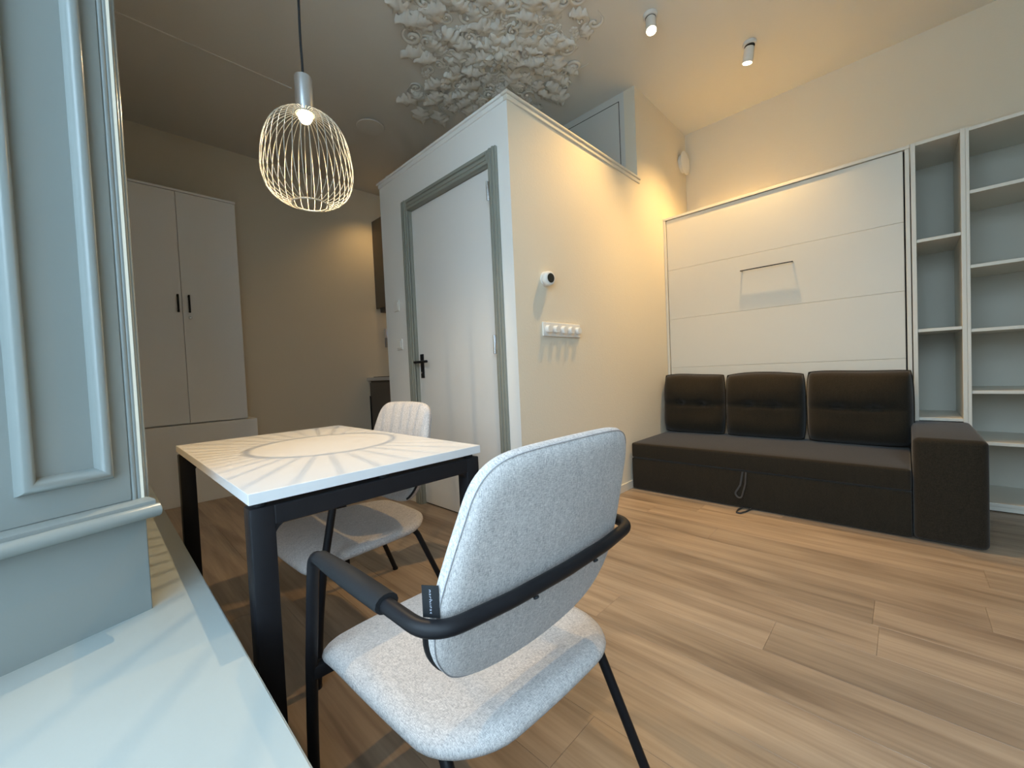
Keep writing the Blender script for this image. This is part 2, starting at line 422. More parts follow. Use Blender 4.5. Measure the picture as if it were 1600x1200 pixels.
# raised panel moulding: one rectangle ring of rounded bead
def ring_mould(s0, s1, z0, z1, w, h):
    prof = [(0, 0), (.07, .42), (.18, .74), (.32, .94), (.47, 1.0), (.62, .95), (.76, .78), (.88, .50), (.96, .2), (1, 0)]
    t = bmesh.new(); rings = []
    for (cs, cz, ds, dz) in ((s0, z0, 1, 1), (s1, z0, -1, 1), (s1, z1, -1, -1), (s0, z1, 1, -1)):
        rings.append([t.verts.new(rv(cs+ds*w*u, -.0205+h*v, cz+dz*w*u)) for u, v in prof])
    for i in range(4):
        a, b = rings[i], rings[(i+1) % 4]
        for k in range(len(prof)-1): t.faces.new((a[k], a[k+1], b[k+1], b[k]))
    bmesh.ops.recalc_face_normals(t, faces=t.faces); return t
obj('panel_moulding', ring_mould(.044, .186, .788, 2.95, .030, .023), M['joinery'], win, smooth=50)
# reeded corner post turned to the room
t = bmesh.new()
for (ks, kn) in ((.0085, -.0255), (-.0005, -.0262), (-.0090, -.0285), (-.0165, -.0335)):
    c = rv(ks, kn, 0)
    tube([(c.x, c.y, .729), (c.x, c.y, 3.06)], .0058, 12, bm=t)
obj('reeded_corner', t, M['joinery'], win, smooth=50)
# far reveal, window frame with glazing bars and panes (behind the camera)
t = extrude_poly([(XWR, YF, ZS), (XWR-.17, YG, ZS), (XWR+.1, YG, ZS), (XWR+.1, YF, ZS)], (0, 0, 2.6)); obj('reveal_panel', t, M['joinery'], win)
t = extrude_poly([(P0.x, YF, 3.06), (P0.x+.17, YG, 3.06), (XWR-.17, YG, 3.06), (XWR, YF, 3.06)], (0, 0, .06)); obj('reveal_soffit', t, M['joinery'], win)
XM = (-1.045, .125, 1.295)
for x in XM: obj('window_frame', B(x-.035, x+.035, YG-.06, YG-.005, ZS, 3.02, .004), M['joinery'], win)
for xa, xb in zip(XM, XM[1:]):
    x0, x1 = xa+.0355, xb-.0355
    for z in (ZS+.04, 2.25): obj('window_frame', B(x0, x1, YG-.058, YG-.008, z-.035, z+.035, .004), M['joinery'], win)
    for z0, z1 in ((ZS+.08, 2.21), (2.29, 3.02)):
        obj('window_pane', B(x0, x1, YG-.035, YG-.031, z0, z1), M['pane'], win)
# window wall with opening
t = B(XL-.1, P0.x-.02, YG-.05, YF, 0, ZC); B(XWR+.02, XR+.1, YG-.05, YF, 0, ZC, bm=t)
B(P0.x-.02, XWR+.02, YG-.05, YF, 3.07, ZC, bm=t); B(P0.x-.02, XWR+.02, YG-.05, YF, 0, ZS-.03, bm=t)
struct('wall_front', t, M['wall'])
# unseen houses across the yard, added to shape the daylight reaching the room
struct('wall_opposite_added', B(-40, 40, -17.0, -16.0, -1, 3.6), M['facade'])
struct('ground', B(-40, 40, -16.0, YG-.3, -1.2, -.9), M['ground'])  # unseen pale paving, added to bounce daylight up onto the ceiling

# ---------------------------------------------------------------- wardrobe on its plinth
XW = -4.295
M['wardrobe'] = mat('wardrobe_white', (0.88, 0.88, 0.87), 0.4, spec=.4)
wd = thing('wardrobe', 'tall white double-door wardrobe with slim black handles on a wide white plinth', 'wardrobe', (-4.58, .55, 0))
obj('body', B(XL+.01, XW-.021, .12, .952, .668, 2.592, .002), M['wardrobe'], wd)
obj('top_panel', B(XL+.01, XW+.004, .115, .957, 2.593, 2.612, .002), M['wardrobe'], wd)
ds = .537
dl = obj('door', B(XW-.020, XW, .125, ds-.0015, .676, 2.590, .002), M['wardrobe'], wd)
dr = obj('door', B(XW-.020, XW, ds+.0015, .952, .676, 2.590, .002), M['wardrobe'], wd)
for dd, yy in ((dl, .509), (dr, .582)):
    t = B(XW, XW+.022, yy-.006, yy+.006, 1.600, 1.612, .001); B(XW, XW+.022, yy-.006, yy+.006, 1.726, 1.738, .001, bm=t)
    B(XW+.016, XW+.028, yy-.007, yy+.007, 1.595, 1.743, .003, bm=t)
    obj('handle', t, M['black'], dd)
obj('lock', lathe([(0, 0), (.011, 0), (.011, .010), (.008, .013), (0, .013)], 16, mtx=to_dir((1, 0, 0), (XW, .585, 1.555))), M['steel'], dr, smooth=40)
obj('plinth', B(XL+.01, XW+.022, .10, 1.018, 0, .664, .002), M['wardrobe'], wd)

# ---------------------------------------------------------------- kitchen
uc = thing('kitchen_wall_cabinet', 'taupe kitchen wall cabinet seen past the white bathroom block', 'cabinet', (-4.0, 2.79, 1.85))
obj('body', B(XL+.004, BX-.01, 2.576, YK-.002, 1.876, 2.965, .002), M['kitchen'], uc)
for i in range(3):
    w = (BX-.01-(XL+.004))/3; x0 = XL+.004+i*w
    obj('door', B(x0+.0015, x0+w-.0015, 2.556, 2.575, 1.866, 2.967, .002), M['kitchen'], uc)
obj('light_pelmet', B(XL+.03, BX-.02, 2.600, YK-.02, 1.818, 1.875, .002), M['kitchen'], uc)
M['led'] = emit('warm_led', (1.0, .66, .32), 2.5)
obj('led_strip', B(XL+.06, BX-.05, 2.90, 2.93, 1.811, 1.8175), M['led'], uc)
bc = thing('kitchen_base_cabinet', 'taupe kitchen base cabinet under the white worktop behind the far chair', 'cabinet', (-4.0, 2.7, 0))
obj('body', B(XL+.03, BX-.01, 2.42, YK-.002, .10, .948, .002), M['kitchen'], bc)
obj('end_filler', B(XL+.003, XL+.029, 2.40, 2.60, 0, .948, .001), M['white'], bc)
obj('kick_board', B(XL+.03, BX-.01, 2.45, 2.47, 0, .099, .001), M['kitchen'], bc)
for i in range(3):
    w = (BX-.01-(XL+.03))/3; x0 = XL+.03+i*w
    dd = obj('door', B(x0+.002, x0+w-.002, 2.399, 2.419, .12, .925, .002), M['kitchen'], bc)
    obj('handle', B(x0+.012, x0+.022, 2.385, 2.399, .30, .76, .002), M['black'], dd)
wt = obj('worktop', B(XL+.004, BX-.01, 2.380, YK-.002, .950, .990, .002), M['worktop']); wt['label'] = 'white kitchen worktop above the taupe base cabinet'; wt['category'] = 'worktop'
hb = obj('hob', B(XL+.10, XL+.68, 2.42, 2.93, .9905, .998, .002), M['hob']); hb['label'] = 'thin black glass hob lying on the white kitchen worktop'; hb['category'] = 'hob'
wu = thing('wall_control_unit', 'small white wall control with blue display between kitchen cabinet and worktop', 'control', (XL, 2.68, 1.37))
obj('housing', B(XL+.0005, XL+.045, 2.655, 2.735, 1.50, 1.615, .004), M['plastic'], wu)
obj('display', B(XL+.0455, XL+.048, 2.668, 2.722, 1.525, 1.59, .001), M['blue'], wu)
obj('socket_base', B(XL+.0005, XL+.035, 2.655, 2.735, 1.375, 1.497, .004), M['plasticg'], wu)

# ---------------------------------------------------------------- wall controls
th = thing('thermostat', 'round white thermostat with dark round display on the beige side wall', 'thermostat', (XB, 1.985, 1.548))
A = to_dir((1, 0, 0), (XB+.0005, 1.985, 1.548))
obj('back_plate', lathe([(0, 0), (.046, 0), (.046, .008), (.040, .010), (0, .010)], 36, mtx=A), M['plastic'], th, smooth=40)
A2 = to_dir((1, -.12, -.05), (XB+.010, 1.985, 1.548))
obj('body', lathe([(0, 0), (.036, 0), (.043, .005), (.045, .02), (.043, .033), (.037, .040), (.031, .041), (0, .041)], 36, mtx=A2), M['plastic'], th, smooth=50)
obj('display', lathe([(0, .0412), (.029, .0412), (.028, .043), (0, .0435)], 36, mtx=A2), M['screen'], th, smooth=50)
dm = thing('dimmer_switch', 'long white plate of five round dimmer knobs below the thermostat', 'switch', (XB, 2.13, 1.237))
obj('plate', B(XB+.0005, XB+.011, 1.935, 2.329, 1.193, 1.281, .003), M['plastic'], dm)
for k in range(5):
    y = 1.935 + .394*(k+.5)/5
    obj('knob', lathe([(0, .0), (.024, .0), (.023, .022), (.021, .025), (0, .025)], 24, mtx=to_dir((1, 0, 0), (XB+.0112, y, 1.237))), M['plastic'], dm, smooth=40)
for lab, x, z in (('small white light switch, upper of two left of the door', -2.898, 1.545), ('small white light switch, lower of two left of the door', -2.880, 1.238)):
    s = thing('light_switch', lab, 'switch', (x, YD, z), 'white light switches beside the door')
    obj('plate', B(x-.040, x+.040, YD-.010, YD-.0005, z-.042, z+.042, .003), M['plastic'], s)
    obj('rocker', B(x-.027, x+.027, YD-.015, YD-.0103, z-.028, z+.028, .002), M['plastic'], s)
vt = thing('wall_vent', 'round white vent disc high on wall near bed corner', 'vent', (XB, 4.247, 3.0))
obj('sleeve', lathe([(0, 0), (.085, 0), (.085, .022), (.07, .022), (.07, .006), (0, .006)], 32, mtx=to_dir((1, 0, 0), (XB+.0005, 4.247, 3.0))), M['plastic'], vt, smooth=40)
obj('disc', lathe([(0, .030), (.10, .030), (.112, .036), (.112, .042), (.09, .050), (0, .054)], 36, mtx=to_dir((1, 0, 0), (XB, 4.247, 3.0))), M['plastic'], vt, smooth=40)
t = tube([(XB+.005, 4.247, 3.0), (XB+.032, 4.247, 3.0)], .012, 8); obj('stem', t, M['plasticg'], vt, smooth=40)
cv = thing('ceiling_vent', 'round white disc vent on ceiling right of the pendant lamp', 'vent', (-3.54, 1.905, ZC))
obj('sleeve', lathe([(0, -.001), (.10, -.001), (.10, -.012), (0, -.012)], 32, mtx=Matrix.Translation((-3.54, 1.905, ZC))), M['plasticg'], cv, smooth=40)
obj('disc', lathe([(0, -.012), (.115, -.012), (.125, -.018), (.12, -.026), (0, -.034)], 40, mtx=Matrix.Translation((-3.54, 1.905, ZC))), M['ceil'], cv, smooth=40)

# ---------------------------------------------------------------- spotlights
def spotlight(lab, x, y, aim, power, hidden=False):
    s = thing('ceiling_spotlight', lab, 'spotlight', (x, y, ZC), 'white ceiling spotlights')
    T = Matrix.Translation((x, y, ZC))
    obj('ceiling_rosette', lathe([(0, -.0005), (.046, -.0005), (.046, -.020), (.042, -.024), (0, -.024)], 32, mtx=T), M['plastic'], s, smooth=40)
    obj('joint_ring', lathe([(0, -.024), (.034, -.024), (.034, -.030), (0, -.030)], 28, mtx=T), M['dark'], s, smooth=40)
    d = Vector(aim).normalized(); base = Vector((x, y, ZC-.028)); A = to_dir(d, base)
    prof = [(0, .0), (.028, .002), (.034, .012), (.035, .105), (.032, .107), (.030, .098), (0, .094)]
    obj('lamp_head', lathe(prof, 32, mtx=A), M['plastic'], s, smooth=40)
    obj('lamp_face', lathe([(0, .099), (.028, .099), (.026, .104), (0, .107)], 24, mtx=A), M['bulb'], s, smooth=40)
    ld = bpy.data.lights.new('spot_beam', 'SPOT'); ld.energy = power; ld.color = WARM; ld.spot_size = radians(106); ld.spot_blend = 0.9; ld.shadow_soft_size = .022
    lo = bpy.data.objects.new('spot_beam', ld); C.objects.link(lo); lo.parent = s
    p = base + d*.118
    lo.matrix_local = Matrix.Translation(-Vector((x, y, ZC))) @ to_dir(-d, p)
    return s
spotlight('lit white ceiling spotlight glaring straight at the viewer, left of two', -1.20, 2.72, (.14, -.24, -.96), SPOT_W)
spotlight('white ceiling spotlight turned away, nearest the fold-away bed', -.80, 3.50, (-.20, .10, -.97), SPOT_W)
spotlight('white ceiling spotlight over the kitchen, hidden behind the white block', -4.33, 2.54, (-.22, -.08, -.95), KITCHEN_W)

# ---------------------------------------------------------------- pendant lamp
PX, PY, PZ = -1.56, .585, 1.955
pl_ = thing('pendant_lamp', 'wire cage pendant lamp on a black cord above the table', 'lamp', (PX, PY, ZC))
cord = [(PX-.010, PY-.004, ZC-.03), (PX-.012, PY, 3.0), (PX-.008, PY, 2.7), (PX+.004, PY, 2.45), (PX-.004, PY, 2.25), (PX, PY, 2.14), (PX, PY, 2.085)]
def spline(pts, n=6):
    pts = [Vector(p) for p in pts]; out = []
    for i in range(len(pts)-1):
        p0, p1, p2, p3 = pts[max(i-1, 0)], pts[i], pts[i+1], pts[min(i+2, len(pts)-1)]
        for k in range(n):
            f = k/n; out.append(.5*((2*p1)+(p2-p0)*f+(2*p0-5*p1+4*p2-p3)*f*f+(3*p1-p0-3*p2+p3)*f**3))
    out.append(pts[-1]); return out
obj('cord', tube(spline(cord), .0045, 8), M['blackp'], pl_, smooth=60)
obj('ceiling_cup', lathe([(0, -.0005), (.05, -.0005), (.05, -.028), (.01, -.034), (0, -.034)], 28, mtx=Matrix.Translation((PX-.01, PY-.004, ZC))), M['alu'], pl_, smooth=40)
T = Matrix.Translation((PX, PY, PZ))
obj('lamp_holder', lathe([(0, .133), (.012, .133), (.0285, .130), (.030, .126), (.030, -.002), (.027, -.004), (.026, .006), (0, .008)], 32, mtx=T), M['alu'], pl_, smooth=40)
obj('bulb', lathe([(0, -.034), (.016, -.030), (.023, -.018), (.0225, -.006), (.016, .005), (0, .005)], 20, mtx=T), M['bulb'], pl_, smooth=60)
cage = [(.030, .000), (.055, -.004), (.083, -.018), (.110, -.042), (.131, -.078), (.145, -.125), (.152, -.175), (.153, -.215), (.147, -.250), (.133, -.283), (.108, -.308), (.082, -.322), (.060, -.328)]
wp = spline([(r, 0, z) for r, z in cage], 3)
t = tube(wp, .0011, 6)
wm = bpy.data.meshes.new('cage_wire'); t.to_mesh(wm); t.free(); wm.materials.append(M['wire'])
for f in wm.polygons: f.use_smooth = True
NW = 36
for k in range(NW): inst('cage_wire', wm, pl_, (PX, PY, PZ), (0, 0, 2*pi*(k+.3)/NW))
for r, z, rr in ((.060, -.328, .0026), (.031, -.001, .003)):
    obj('cage_ring', tube([(PX+r*cos(a), PY+r*sin(a), PZ+z) for a in [2*pi*k/48 for k in range(48)]], rr, 6, bm=None, closed=True), M['wire'], pl_, smooth=60)
ld = bpy.data.lights.new('bulb_light', 'SPOT'); ld.energy = PENDANT_W; ld.color = (1, .72, .40); ld.shadow_soft_size = .0035; ld.spot_size = radians(165); ld.spot_blend = 1.0
lo = bpy.data.objects.new('bulb_light', ld); C.objects.link(lo); lo.parent = pl_; lo.location = Vector((PX, PY, PZ-.046)) - Vector((PX, PY, ZC))

# ---------------------------------------------------------------- ceiling rose
RC = Vector((-2.10, 2.17, ZC))
rose = thing('ceiling_rose', 'large ornate white plaster ceiling rose of leaves and scrolls', 'ceiling rose', tuple(RC))
def fin(t, nm):
    bmesh.ops.recalc_face_normals(t, faces=t.faces)
    me = bpy.data.meshes.new(nm); t.to_mesh(me); t.free(); me.materials.append(M['plaster'])
    for f in me.polygons: f.use_smooth = True
    return me
def leaf_mesh(kind):       # acanthus spray: bent midrib with lobed, curling edges (unit length)
    t = bmesh.new(); nU, nV = 12, 6; rnd = random.Random(kind); bend = (.5, -.6, .25, -.3)[kind]
    g = []
    for i in range(nU+1):
        u = i/nU; row = []
        w = (.10+.26*sin(pi*min(1, u*1.05+.05))**.8)*(1+.45*sin(u*pi*7+kind)) * (1 if i < nU else .15)
        a = bend*u*2.0; cx, cy = u*cos(a*.5), u*sin(a*.5)
        for j in range(nV+1):
            v = 2*j/nV-1
            z = -(.15*(1-abs(v)**1.4) + .10*sin(u*pi)**2 + .10*u**3)
            if j in (0, nV): z = .02 if i % 2 else -.10
            z -= .05*rnd.random()*(0 < j < nV)
            row.append(t.verts.new((cx - v*w*sin(a), cy + v*w*cos(a), z)))
        g.append(row)
    for i in range(nU):
        for j in range(nV): t.faces.new((g[i][j], g[i][j+1], g[i+1][j+1], g[i+1][j]))
    return fin(t, 'plaster_leaf')
def scroll_mesh(kind):     # tapering C / S scroll rope with curled eye (unit length)
    pts, rad = [], []
    turns = (1.25, .9, 1.6)[kind]
    for k in range(26):
        f = k/25; a = f*turns*2*pi; r = .42*(1-f)**.7+.03
        pts.append((r*cos(a), r*sin(a), -.06-.14*f)); rad.append(.045+.055*sin(pi*min(1, f*1.1))**.6)
    for k in range(8):
        f = k/7; pts.insert(0, (.42+.05*f, -.12*f*4*(.6+.4*kind), -.06+.02*f)); rad.insert(0, .05-.02*f)
    t = tube(pts, rad, 6); lathe([(0, -.28), (.08, -.25), (.11, -.15), (.08, 0)], 8, bm=t)
    return fin(t, 'plaster_scroll')
def bud_mesh():
    t = bmesh.new()
    for k in range(5):
        a = 2*pi*k/5; lathe([(0, -.26), (.14, -.22), (.24, -.10), (.26, 0)], 7, bm=t, mtx=Matrix.Translation((.28*cos(a), .28*sin(a), 0)))
    lathe([(0, -.36), (.13, -.30), (.18, -.15), (.2, 0)], 8, bm=t)
    return fin(t, 'plaster_flower')
LV = [leaf_mesh(k) for k in range(4)]; SCR = [scroll_mesh(k) for k in range(3)]; BUD = bud_mesh()
rr = random.Random(11)
def put(me, r, a, size, rot, sz=1.0):
    nm = me.name.split('.')[0]
    loc = (RC.x + r*cos(a)*1.06, RC.y + r*sin(a)*.94, ZC+.002)
    inst(nm, me, rose, loc, (0, 0, rot), (size, size*rr.choice((-1, 1)), size*sz*.55))
def edge_r(a): return .68 + .11*cos(4*a) + .04*cos(9*a+1)
NL = 0
for ring, (rf, cnt) in enumerate(((.14, 8), (.24, 13), (.35, 18), (.46, 24), (.57, 30), (.68, 34), (.79, 36), (.90, 38), (1.0, 34))):
    for k in range(cnt):
        a = 2*pi*(k+.5*(ring % 2))/cnt + rr.uniform(-.06, .06); r = rf*edge_r(a)*rr.uniform(.95, 1.05)
        q = (k*7+ring*3) % 10
        if ring == 8 and rr.random() < .25: continue
        if q < 5: put(LV[rr.randrange(4)], r-.03, a, rr.uniform(.11, .19), a+rr.uniform(-1.1, 1.1), rr.uniform(1.1, 1.7))
        elif q < 8: put(SCR[rr.randrange(3)], r, a, rr.uniform(.10, .15), a+rr.uniform(-1.6, 1.6), rr.uniform(1.0, 1.4))
        else: put(BUD, r, a, rr.uniform(.055, .085), rr.uniform(0, 6), 1.0)
for k in range(12): put(LV[k % 4], .02, 2*pi*k/12, .16, 2*pi*k/12+.2, 2.0)
for k in range(6): put(LV[k % 4], .01, 2*pi*k/6+.3, .09, 2*pi*k/6+.3, 4.5)
for (a, r) in ((pi+.05, .93), (pi-.12, .88), (pi+.22, .85), (-pi/2, .75), (pi/2, .75)):
    put(LV[0], r-.08, a, .20, a+rr.uniform(-.3, .3), 1.3)
obj('plaster_boss', lathe([(.0, -.075), (.02, -.072), (.032, -.060), (.034, -.045), (.055, -.040), (.065, -.028), (.09, -.02), (.10, 0)], 28, mtx=Matrix.Translation((RC.x, RC.y, ZC))), M['plaster'], rose, smooth=60)

# ---------------------------------------------------------------- table
TX0, TX1, TY0, TY1, TZ = -2.112, -1.005, .213, .869, .745
tb = thing('dining_table', 'rectangular white dining table with black metal frame lit by pendant lamp', 'table', ((TX0+TX1)/2, (TY0+TY1)/2, 0))
obj('tabletop', B(TX0, TX1, TY0, TY1, TZ-.025, TZ, .0012), M['table'], tb)
fx0, fx1, fy0, fy1 = TX0+.006, TX1-.003, TY0+.001, TY1-.006
lw = .050
def table_leg(x0, x1, y0, y1, ix, iy):
    t = B(x0, x1, y0, y1, 0.006, .710, .004)
    # fillet gussets towards the two rails
    for ax in (1,):
        s = ix if ax == 0 else iy
        r = .035
        pts = [(0, 0)] + [(r - r*sin(a), r - r*cos(a)) for a in [k*pi/2/6 for k in range(7)]]
        P = []
        for u, v in pts:
            if ax == 0:
                xb = x1-.003 if s > 0 else x0+.003; P.append((xb+s*u, y0+.004, .668-v))
            else:
                yb = y1-.003 if s > 0 else y0+.003; P.append((x0+.004, yb+s*u, .668-v))
        join(t, extrude_poly(P, (0, y1-y0-.008, 0) if ax == 0 else (x1-x0-.008, 0, 0)))
    obj('leg', t, M['black'], tb, smooth=35)
    obj('foot_glide', lathe([(0, 0), (.012, 0), (.012, .0065), (0, .0065)], 14, mtx=Matrix.Translation(((x0+x1)/2, (y0+y1)/2, 0))), M['blackp'], tb)
table_leg(fx0, fx0+lw, fy0, fy0+lw, 1, 1); table_leg(fx1-lw, fx1, fy0, fy0+lw, -1, 1)
table_leg(fx0, fx0+lw, fy1-lw, fy1, 1, -1); table_leg(fx1-lw, fx1, fy1-lw, fy1, -1, -1)
obj('beam', B(fx0+lw-.003, fx1-lw+.003, (fy0+fy1)/2-.02, (fy0+fy1)/2+.02, .682, .7090, .004), M['black'], tb)
for x0 in (fx0, fx1-lw): obj('rail', B(x0+.0005, x0+lw-.0005, fy0+lw-.003, fy1-lw+.003, .664, .7095, .004), M['black'], tb)
for x in (fx0+lw/2, fx1-lw/2):
    for y in (fy0+lw/2, fy1-lw/2): obj('spacer', lathe([(0, .709), (.015, .709), (.015, .7205), (0, .7205)], 14, mtx=Matrix.Translation((x, y, 0))), M['blackp'], tb)
for x in (fx0+lw/2, fx1-lw/2): obj('spacer', lathe([(0, .709), (.015, .709), (.015, .7205), (0, .7205)], 14, mtx=Matrix.Translation((x, (fy0+fy1)/2, 0))), M['blackp'], tb)

# ---------------------------------------------------------------- dining chair (local: x = sitter's left, y = rearward, z up)
def pad_mesh(outline, T2, fn, n=72, side=1):
    """closed cushion: outline(theta)->(a,b); fn(a,b,h)->xyz with h signed offset"""
    t = bmesh.new(); rhos = [0, .25, .5, .7, .82, .88, .92, .955, .98, .993]
    rho0 = .86
    def hh(rho): return T2 if rho <= rho0 else T2*sqrt(max(0, 1-((rho-rho0)/(1-rho0))**2))
    def layer(sgn):
        L = []
        for rho in rhos:
            if rho == 0: L.append([t.verts.new(fn(0, 0, sgn*T2))]); continue
            L.append([t.verts.new(fn(*(rho*q for q in outline(2*pi*k/n)), sgn*hh(rho))) for k in range(n)])
        return L
    rim = [t.verts.new(fn(*outline(2*pi*k/n), 0)) for k in range(n)]
    for sgn in (1, -1):
        L = layer(sgn)+[rim]
        for a, b in zip(L, L[1:]):
            for k in range(n):
                k2 = (k+1) % n
                f = (a[0], b[k], b[k2]) if len(a) == 1 else (a[k], b[k], b[k2], a[k2])
                t.faces.new(f if sgn > 0 else f[::-1])
    bmesh.ops.recalc_face_normals(t, faces=t.faces)
    return t
half = [(0, .256), (.08, .255), (.14, .251), (.174, .241), (.196, .222), (.209, .195), (.218, .155), (.229, .10), (.239, .04), (.243, -.01), (.238, -.06), (.222, -.100), (.194, -.137), (.15, -.160), (.09, -.171), (0, -.176)]
BK = [Vector((v, w, 0)) for v, w in half]; BK = BK + [Vector((-p.x, p.y, 0)) for p in BK[-2:0:-1]]
def closed_spline(pts, n):
    out = []; N = len(pts)
    for i in range(N):
        p0, p1, p2, p3 = pts[i-1], pts[i], pts[(i+1) % N], pts[(i+2) % N]
        for k in range(n):
            f = k/n; out.append(.5*((2*p1)+(p2-p0)*f+(2*p0-5*p1+4*p2-p3)*f*f+(3*p1-p0-3*p2+p3)*f**3))
    return out
BKS = closed_spline(BK, 3)
NB = len(BKS)
tilt = radians(16); BT = .021
def back_fn(v, w, h):
    r = .486 + w*sin(tilt) - .32*v*v - .25*max(0, -w-.05)**2*4 + h*cos(tilt)
    return Vector((v, r, .62 + w*cos(tilt) - h*sin(tilt)))
def back_out(th): p = BKS[int(round(th/(2*pi)*NB)) % NB]; return p.x, p.y
def arcs(corners, n=9):
    out = []
    for (cx, cy, r, a0) in corners:
        for k in range(n):
            a = a0 + k*(pi/2)/(n-1); out.append((cx+r*cos(a), cy+r*sin(a)))
    return out
SO = arcs([(.238-.125, .264-.125, .125, 0), (-.238+.125, .264-.125, .125, pi/2), (-.262+.045, -.240+.045, .045, pi), (.262-.045, -.240+.045, .045, 1.5*pi)], 10)
def bow(p):
    x, y = p
    k = (x/.24)**2
    y += .016*(1-k) if y > .1 else (-.012*(1-k) if y < -.1 else 0)
    x += math.copysign(.006*(1-(y/.24)**2), x) if abs(x) > .05 else 0
    return Vector((x, y, 0))
_P = []
for i in range(len(SO)):
    p, q = SO[i], SO[(i+1) % len(SO)]; m = max(1, int(math.hypot(q[0]-p[0], q[1]-p[1])/.03))
    for k in range(m): _P.append(bow((p[0]+(q[0]-p[0])*k/m, p[1]+(q[1]-p[1])*k/m)))
NS = len(_P)
def seat_out(th): p = _P[int(round(th/(2*pi)*NS)) % NS]; return p.x, p.y
ST = .021
def seat_fn(a, b, h):
    r = .234 + b
    z = .377 - .014*(1-(a/.245)**2)*max(0, 1-((b-.05)/.2)**2) - .006*(a/.245)**4
    if r < .13: z -= .9*(.13-r)**2
    if r > .38: z += .5*(r-.38)**2
    return Vector((a, r, z + h))
def make_chair(lab, loc, rz):
    ch = thing('dining_chair', lab, 'chair', loc, 'grey upholstered armchairs at the table')
    ch.rotation_euler = (0, 0, rz)
    P = lambda name, bm, m, par=ch, smooth=50: obj(name, bm, m, par, shift=False, smooth=smooth)
    P('seat', pad_mesh(seat_out, ST, seat_fn, n=NS), M['fab'])
    bk = P('backrest', pad_mesh(back_out, BT, back_fn, n=NB), M['fab'])
    sm = [back_fn(p.x*.990, p.y*.990, BT*.46) for p in BKS]
    P('seam', tube(sm, .0009, 5, closed=True), M['seam'], bk)
    # dark zip at the lower corners of the backrest
    for sg in (1, -1):
        zz = [back_fn(sg*abs(p.x)*1.001, p.y*1.001, -BT*.55) for p in BKS[:NB//2+1] if -.15 < p.y < -.01]
        P('zip', tube(zz, .0045, 6), M['blackp'], bk)
    hw, hf, tr = .268, .286, .0125
    zb = .622
    for sg in (1, -1):
        leg = fillet([(sg*hf, .0, .006), (sg*hf, .016, .20), (sg*hf, .036, .36), (sg*hf, .078, .560)], [0, .5, .25, 0])
        P('leg', tube(leg, tr, 14), M['black'])
        rl = fillet([(sg*.185, .24, .344), (sg*.205, .425, .374), (sg*.240, .575, .006)], [0, .06, 0], 8)
        P('leg', tube(rl, .011, 12), M['black'])
        for (x, y) in ((sg*hf, .0), (sg*.240, .575)):
            P('foot_glide', lathe([(0, 0), (.0125, 0), (.0135, .004), (.0125, .010), (0, .010)], 14, mtx=Matrix.Translation((x, y, 0))), M['blackp'])
        br = B(min(sg*.205, sg*hf), max(sg*.205, sg*hf), .022, .048, .326, .356, .004); P('seat_bracket', br, M['black'], smooth=35)
        # arm pad: sleeve over the tube
        pts = [(sg*(hf+(hw-hf)*(y-.1)/.4), y, zb+.003) for y in (.130, .20, .26, .34, .388)]
        t = tube(pts, [.0132, .0155, .0165, .0165, .016], 14, flat=1.28); P('arm_pad', t, M['blackp'])
    P('seat_frame', B(-.212, .212, .025, .045, .330, .350, .003), M['black'])
    P('seat_frame', B(-.195, .195, .245, .263, .335, .355, .003), M['black'])
    arm = [(hw, .098, .560), (hw, .118, zb), (hw, .455, zb), ]
    loop = fillet([(hf, .078, .560), (hf, .095, zb), (hw, .508, zb), (.13, .525, zb), (0, .529, zb), (-.13, .525, zb), (-hw, .508, zb), (-hf, .095, zb), (-hf, .078, .560)],
                  [0, .045, .062, .4, .4, .4, .062, .045, 0], 10)
    P('arm_rail', tube(loop, tr, 14), M['black'])
    for x in (.085, -.085):
        t = lathe([(0, 0), (.005, 0), (.005, .003), (.003, .004), (0, .004)], 12, mtx=to_dir((0, .5, -.87), (x, .533, zb-.0115))); P('bolt', t, M['steel'] if False else M['blackp'])
    # woven name tag sewn into the left edge of the backrest
    zt = .652; c0 = back_fn(.2395, (zt-.62)/cos(tilt), .008)
    t = bmesh.new()
    ta, tbk, zh = Vector((-.001, .0, 0)), Vector((.014, -.021, 0)), .024
    nrm = Vector((.93, .36, 0)).normalized()
    q = [c0+ta+Vector((0, 0, -zh)), c0+tbk+Vector((0, 0, -zh)), c0+tbk+Vector((0, 0, zh)), c0+ta+Vector((0, 0, zh))]
    t = extrude_poly(q, nrm*.0012)
    tg = P('label_tag', t, M['blackp'], smooth=None); tg['label'] = 'small black woven tag with vertical lettering'
    cu = bpy.data.curves.new('lettering', 'FONT'); cu.body = 'narbutas'; cu.size = .0096; cu.align_x = 'CENTER'; cu.align_y = 'CENTER'; cu.space_character = 1.1
    tmp = bpy.data.objects.new('tmp_text', cu); C.objects.link(tmp); bpy.context.view_layer.update()
    dg = bpy.context.evaluated_depsgraph_get(); me = bpy.data.meshes.new_from_object(tmp.evaluated_get(dg)); bpy.data.objects.remove(tmp)
    me.materials.append(M['tagtxt'])
    o = bpy.data.objects.new('lettering', me); C.objects.link(o); o.parent = tg
    mid = c0 + (ta+tbk)/2 + nrm*.0016
    ex = Vector((0, 0, -1)); ez = nrm; ey = ez.cross(ex)          # text runs downwards
    mm = Matrix((ex, ey, ez)).transposed().to_4x4(); mm.translation = mid; o.matrix_local = mm
    return ch
ch1 = make_chair('grey melange armchair in the foreground, its back to the viewer', (-.970, .585, 0), radians(-91.6))
